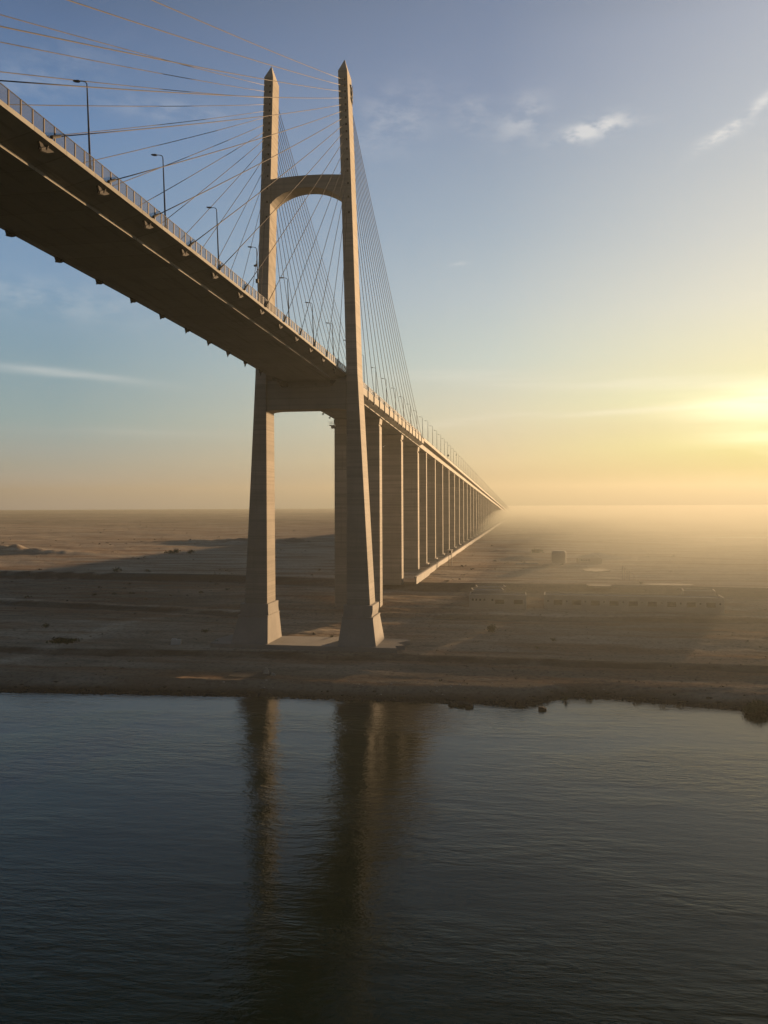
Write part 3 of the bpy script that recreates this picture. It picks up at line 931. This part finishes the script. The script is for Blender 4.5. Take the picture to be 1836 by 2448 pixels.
o = mb.build('utility_box', M_white); o.location = (x, y, hz(x, y)); o.rotation_euler = (0, 0, R(12)); tag(o, 'small white concrete box on the left bank catching the sun', 'concrete box')
x, y = ground_at(606, 1610, 2.6)
mb = MB(); mb.box(-5.5, 3.5, -2.6, 2.6, -.8, .25); o = mb.build('sunken_slab', M_rubble); o.location = (x, y, hz(x, y) - .05); o.rotation_euler = (R(2), 0, R(-3))
tag(o, 'grey half-buried slab on the beach below the left pylon foot', 'concrete slab')
x, y = ground_at(634, 1608, 2.6)
mb = MB(); mb.loft([[(-.7, -.8, -.3), (1.2, -.6, -.3), (.9, .9, -.3), (-.8, .7, -.3)], [(.1, -.3, 1.9), (.6, -.2, 1.6), (.5, .5, 1.4), (0, .4, 1.9)]])
mb.loft([[(1.2, -.6, -.3), (2.8, -.5, -.3), (2.6, .4, -.3), (1.1, .5, -.3)], [(1.5, -.3, .6), (2.3, -.3, .5), (2.2, .2, .5), (1.5, .2, .7)]])
o = mb.build('broken_block', M_wall); o.location = (x, y, hz(x, y)); tag(o, 'broken pale concrete lump glowing on the beach below the pylon', 'rubble block')
# rubble and driftwood along the waterline
mb = MB(); mw = MB()
for i in range(1500):
    px = rnd.uniform(-80, 1900); x = ground_at(px, 1680, 0)[0]; d_ = abs(rnd.gauss(0, 1.6)) - .6
    y = float(shore(x)) + d_ + .3 * rnd.random(); s_ = .10 + .35 * rnd.random() ** 3
    rock_mesh(mb, (x, y, max(hz(x, y), -.15)), s_ * rnd.uniform(.8, 2), s_, s_ * .7)
for i in range(60):
    px = rnd.gauss(1120, 330); x = ground_at(px, 1665, 1)[0]; y = float(shore(x)) + rnd.uniform(2.5, 12)
    s_ = .05 + .13 * rnd.random() ** 2; rock_mesh(mw, (x, y, hz(x, y) + .03), s_ * 1.6, s_, s_ * .6)
tag(mb.build('shoreline_rubble', M_rock), 'dark stones scattered along the waterline', 'rubble', kind='stuff')
tag(mw.build('pale_litter', M_white), 'pale bits of litter scattered on the bank', 'litter', kind='stuff')
mb = MB()
for px, py in [(1185, 1684), (1205, 1688), (1222, 1690), (1236, 1691), (1250, 1690), (1266, 1688), (1285, 1683), (1512, 1684), (1520, 1680), (1578, 1693), (1616, 1692), (1300, 1680)]:
    x, y = ground_at(px, py, 0)
    for j in range(3):
        a = rnd.uniform(-.6, .6); l = rnd.uniform(.6, 1.8)
        mb.tube([(x + j * .3, y, -.2), (x + j * .3 + l * math.cos(a) * .5, y + .2, .45 + .2 * rnd.random()), (x + j * .3 + l * math.cos(a), y - .2, .1)], [.09, .07, .03], 5)
tag(mb.build('driftwood', M_rock), 'tangled dark driftwood sticking out along the shore', 'driftwood', kind='stuff')

# ---------------------------------------------------------------- gull
dist = 282.0
dx = (917 - 918) / F * dist; gz = EYE + (1205 - 1068) / F * dist
gx, gy = dx * rt[0] + dist * fw[0], dx * rt[1] + dist * fw[1]
gl = tag(empty('gull', (gx, gy, gz), R(70)), 'white gull gliding past the first viaduct pier right of the pylon', 'bird')
mb = MB(); mb.tube([(-.42, 0, .02), (-.3, 0, .02), (-.1, 0, 0), (.15, 0, 0), (.3, 0, .05), (.38, 0, .08), (.46, 0, .06), (.54, 0, .05)], [.02, .07, .12, .13, .09, .075, .05, .01], 8)
mb.build('body', M_bird, gl, smooth=True)
for s in (-1, 1):
    mb = MB()
    mb.loft([[(.18, s * .08, .06), (-.14, s * .08, .05), (-.14, s * .08, .08), (.18, s * .08, .10)],
             [(.22, s * .5, .30), (-.10, s * .5, .27), (-.10, s * .5, .29), (.22, s * .5, .33)],
             [(.02, s * 1.05, .28), (-.14, s * 1.05, .26), (-.14, s * 1.05, .27), (.02, s * 1.05, .29)]])
    mb.build('wing', M_wing if s > 0 else M_bird, gl)
mb = MB(); mb.loft([[(-.38, -.05, 0), (-.38, .05, 0), (-.38, .05, .03), (-.38, -.05, .03)], [(-.6, -.13, 0), (-.6, .13, 0), (-.6, .13, .015), (-.6, -.13, .015)]])
mb.build('tail', M_bird, gl)

# ---------------------------------------------------------------- light
SUN_AZ = R(18.6)      # to the right of the bridge axis (+Y towards +X)
SUN_EL = R(5.0)
sun = bpy.data.lights.new('sun', 'SUN'); sun.energy = 5.0; sun.angle = R(.8); sun.color = (1, .65, .345)
so = bpy.data.objects.new('sun', sun); COL.objects.link(so)
sd = Vector((math.sin(SUN_AZ) * math.cos(SUN_EL), math.cos(SUN_AZ) * math.cos(SUN_EL), math.sin(SUN_EL)))
so.rotation_euler = sd.to_track_quat('Z', 'Y').to_euler()
so.location = sd * 500

W = bpy.data.worlds.new('World'); S.world = W; W.use_nodes = True
nt = NT(W.node_tree); bg = W.node_tree.nodes['Background']
NISH = .01
sky = nt.node('ShaderNodeTexSky', sky_type='NISHITA'); sky.sun_disc = False
sky.sun_elevation = SUN_EL; sky.sun_rotation = SUN_AZ
sky.air_density = 1.0; sky.dust_density = 1.5; sky.ozone_density = 1.5; sky.altitude = 0
tc = nt.node('ShaderNodeTexCoord').outputs['Generated']
sp = nt.node('ShaderNodeSeparateXYZ'); nt.l.new(tc, sp.inputs[0])
az = nt.math('ADD', nt.math('ARCTAN2', sp.outputs[0], sp.outputs[1]), TH)      # 0 = camera axis
el = nt.math('ARCSINE', sp.outputs[2])
cmb = nt.node('ShaderNodeCombineXYZ'); nt.l.new(az, cmb.inputs[0]); nt.l.new(el, cmb.inputs[1])
ae = cmb.outputs[0]
nA = nt.noise(nt.scale(ae, (26, 60, 1), (0, 0, R(14))), 1, 9, .62)
nB = nt.noise(nt.scale(ae, (3, 34, 1), (0, 0, R(-4))), 1, 5, .5)


def wisp(px, py, w, h, rot, noi, amp):
    a = math.atan((px - 918) / F); e = math.atan((YH - py) / math.hypot(F, px - 918))
    w, h = w / F, h / F
    da = nt.math('SUBTRACT', az, a); de = nt.math('SUBTRACT', el, e)
    c, s = math.cos(rot), math.sin(rot)
    u = nt.math('ADD', nt.math('MULTIPLY', da, c / w), nt.math('MULTIPLY', de, s / w))
    v = nt.math('SUBTRACT', nt.math('MULTIPLY', de, c / h), nt.math('MULTIPLY', da, s / h))
    g = nt.math('EXPONENT', nt.math('MULTIPLY', nt.math('ADD', nt.math('MULTIPLY', u, u), nt.math('MULTIPLY', v, v)), -1))
    return nt.math('MULTIPLY', nt.math('MULTIPLY', g, nt.ramp(noi, .36, .66)), amp)


tot = None
for args in [(1380, 326, 60, 16, R(14), nA, .9), (1450, 308, 70, 22, R(6), nA, 1.0), (1250, 290, 60, 40, R(30), nA, .55), (1130, 285, 40, 40, R(10), nA, .4),
             (1780, 285, 95, 11, R(30), nA, 1.2), (1735, 328, 55, 10, R(12), nA, .9), (940, 290, 110, 60, R(20), nA, .35), (420, 268, 150, 22, 0, nA, .3),
             (120, 715, 190, 40, R(-6), nA, .32), (90, 885, 190, 11, R(-4), nB, .5), (230, 900, 120, 9, R(-5), nB, .6), (1100, 633, 22, 5, R(5), nA, .5),
             (1180, 1000, 150, 9, R(6), nB, .9), (1500, 985, 220, 7, R(2), nB, .9), (1500, 915, 560, 16, R(-3), nB, .8), (420, 1030, 300, 14, 0, nB, .25),
             (100, 190, 160, 50, R(20), nA, .22)]:
    g = wisp(*args); tot = g if tot is None else nt.math('ADD', tot, g)
tot = nt.math('MINIMUM', tot, 1)

# sky brightness by height, for four bearings from the sun (radiance before exposure)
RAMPS = {
    'away': [(0, (.11, .105, .12)), (2.5, (.080, .094, .086)), (5.4, (.058, .094, .098)), (9.9, (.042, .080, .106)), (14.2, (.038, .074, .117)),
             (22.6, (.022, .051, .100)), (28, (.014, .031, .066)), (34, (.005, .011, .017)), (90, (.004, .009, .014))],
    'side': [(0, (.03, .03, .01)), (.9, (.05, .04, .015)), (2.7, (.145, .122, .065)), (5.8, (.152, .152, .110)), (9.4, (.122, .148, .138)), (13.3, (.097, .126, .140)),
             (17.6, (.070, .100, .129)), (25.5, (.041, .062, .102)), (29.9, (.031, .049, .086)), (36, (.010, .016, .022)), (90, (.004, .009, .014))],
    'near': [(0, (.03, .03, .01)), (1.9, (.108, .108, .01)), (3.6, (.185, .19, .05)), (4.8, (.190, .182, .070)), (6.5, (.208, .215, .103)), (8.7, (.204, .197, .118)),
             (12.2, (.183, .182, .139)), (16.2, (.146, .154, .144)), (22.5, (.104, .119, .136)), (27.9, (.085, .098, .123)), (36, (.016, .022, .024)), (90, (.004, .009, .014))],
    'back': [(0, (.04, .04, .04)), (10, (.024, .032, .042)), (30, (.008, .015, .028)), (90, (.006, .012, .022))],
}
elf = nt.math('DIVIDE', nt.math('MAXIMUM', el, 0.0), math.pi / 2)
rc = {}
for key, st in RAMPS.items():
    rp = nt.node('ShaderNodeValToRGB'); nt.l.new(elf, rp.inputs[0]); els = rp.color_ramp.elements
    while len(els) < len(st): els.new(.5)
    for e_, (p_, c_) in zip(els, st): e_.position = p_ / 90.0
    for e_, (p_, c_) in zip(els, st):
        g_ = .3 * c_[0] + .55 * c_[1] + .15 * c_[2]
        k_ = .08 if key in ('away', 'back') else (.22 if p_ > 11 else .08)
        e_.color = (*[v_ * (1 - k_) + g_ * k_ for v_ in c_], 1)
    rc[key] = rp.outputs[0]
daz = nt.math('ABSOLUTE', nt.math('SUBTRACT', az, SUN_AZ + TH))


def seg(a, b): return nt.math('DIVIDE', nt.math('SUBTRACT', daz, R(a)), R(b) - R(a), clamp=True)


base = nt.mix(seg(4.5, 21), rc['near'], rc['side'])
base = nt.mix(seg(21, 49), base, rc['away'])
base = nt.mix(seg(52, 90), base, rc['back'])
nsk = nt.node('ShaderNodeMix', data_type='RGBA', blend_type='DARKEN', clamp_result=False)
nsk.inputs[0].default_value = 1
sc_ = nt.node('ShaderNodeVectorMath', operation='SCALE'); nt.l.new(sky.outputs[0], sc_.inputs[0]); sc_.inputs['Scale'].default_value = NISH
nt.l.new(sc_.outputs[0], nsk.inputs[6]); nsk.inputs[7].default_value = (.008, .010, .013, 1)
add = nt.node('ShaderNodeMix', data_type='RGBA', blend_type='ADD', clamp_result=False); add.inputs[0].default_value = 1
nt.l.new(base, add.inputs[6]); nt.l.new(nsk.outputs[2], add.inputs[7])
cl = nt.mix(nt.math('MULTIPLY', tot, .38), add.outputs[2], (.29, .275, .25))
sunc = None
for args in [(1870, 955, 190, 36, R(3), nB, .85), (1870, 1060, 150, 60, 0, nB, .6)]:
    g = wisp(*args); sunc = g if sunc is None else nt.math('ADD', sunc, g)
cl = nt.mix(nt.math('MINIMUM', sunc, 1), cl, (.40, .37, .25))
nt.l.new(cl, bg.inputs[0]); bg.inputs[1].default_value = 1.0

# ---------------------------------------------------------------- haze
mb = MB(); mb.box(-6300, 6300, -1200, 6300, -4.5, 168)
m = bpy.data.materials.new('haze_air'); m.use_nodes = True
t = m.node_tree; t.nodes.remove(t.nodes['Principled BSDF'])
pv = t.nodes.new('ShaderNodeVolumePrincipled')
pv.inputs['Color'].default_value = (.21, .222, .205, 1); pv.inputs['Density'].default_value = .00026; pv.inputs['Anisotropy'].default_value = .45
t.links.new(pv.outputs[0], t.nodes['Material Output'].inputs['Volume'])
tag(mb.build('haze', m), 'thin warm morning haze', 'haze', kind='stuff')

# low mist lying over the right-hand plain, thinning out towards the bridge and the canal
xs = [-95, -80, -60, -40, -20, 0, 25, 55, 90, 140, 220, 400, 900, 2200, 4200, 5600, 5900]
ysm = [166, 178, 190, 203, 218, 236, 256, 290, 325, 370, 450, 600, 900, 1500, 2600, 4200, 5300, 5700]
smo = lambda t: max(0, min(1, t)) ** 2 * (3 - 2 * max(0, min(1, t)))
mb = MB(); nx, ny = len(xs), len(ysm)
top = []; bot_ = []
for y in ysm:
    for x in xs:
        wx = smo((x + 90 + max(0, y - 600) * .12) / 170) * smo((5900 - x) / 700); wy = smo((y - 166) / 90) * smo((5700 - y) / 800)
        top.append((x - max(0, y - 600) * .12, y, -1.9 + 34 * wx * wy)); bot_.append((x - max(0, y - 600) * .12, y, -2.0))
fs = []
N_ = nx * ny
for j in range(ny - 1):
    for i in range(nx - 1):
        a_ = j * nx + i
        fs.append((a_, a_ + 1, a_ + nx + 1, a_ + nx)); fs.append((N_ + a_, N_ + a_ + nx, N_ + a_ + nx + 1, N_ + a_ + 1))
for i in range(nx - 1):
    fs.append((i + 1, i, N_ + i, N_ + i + 1)); a_ = (ny - 1) * nx + i; fs.append((a_, a_ + 1, N_ + a_ + 1, N_ + a_))
for j in range(ny - 1):
    a_ = j * nx; fs.append((a_, a_ + nx, N_ + a_ + nx, N_ + a_)); a_ = j * nx + nx - 1; fs.append((a_ + nx, a_, N_ + a_, N_ + a_ + nx))
mb.add(top + bot_, fs)
m2 = m.copy(); m2.name = 'mist_air'
pv2 = [n_ for n_ in m2.node_tree.nodes if n_.type == 'PRINCIPLED_VOLUME'][0]
pv2.inputs['Density'].default_value = .0031
tag(mb.build('ground_mist', m2), 'low golden mist over the right-hand plain', 'mist', kind='stuff')
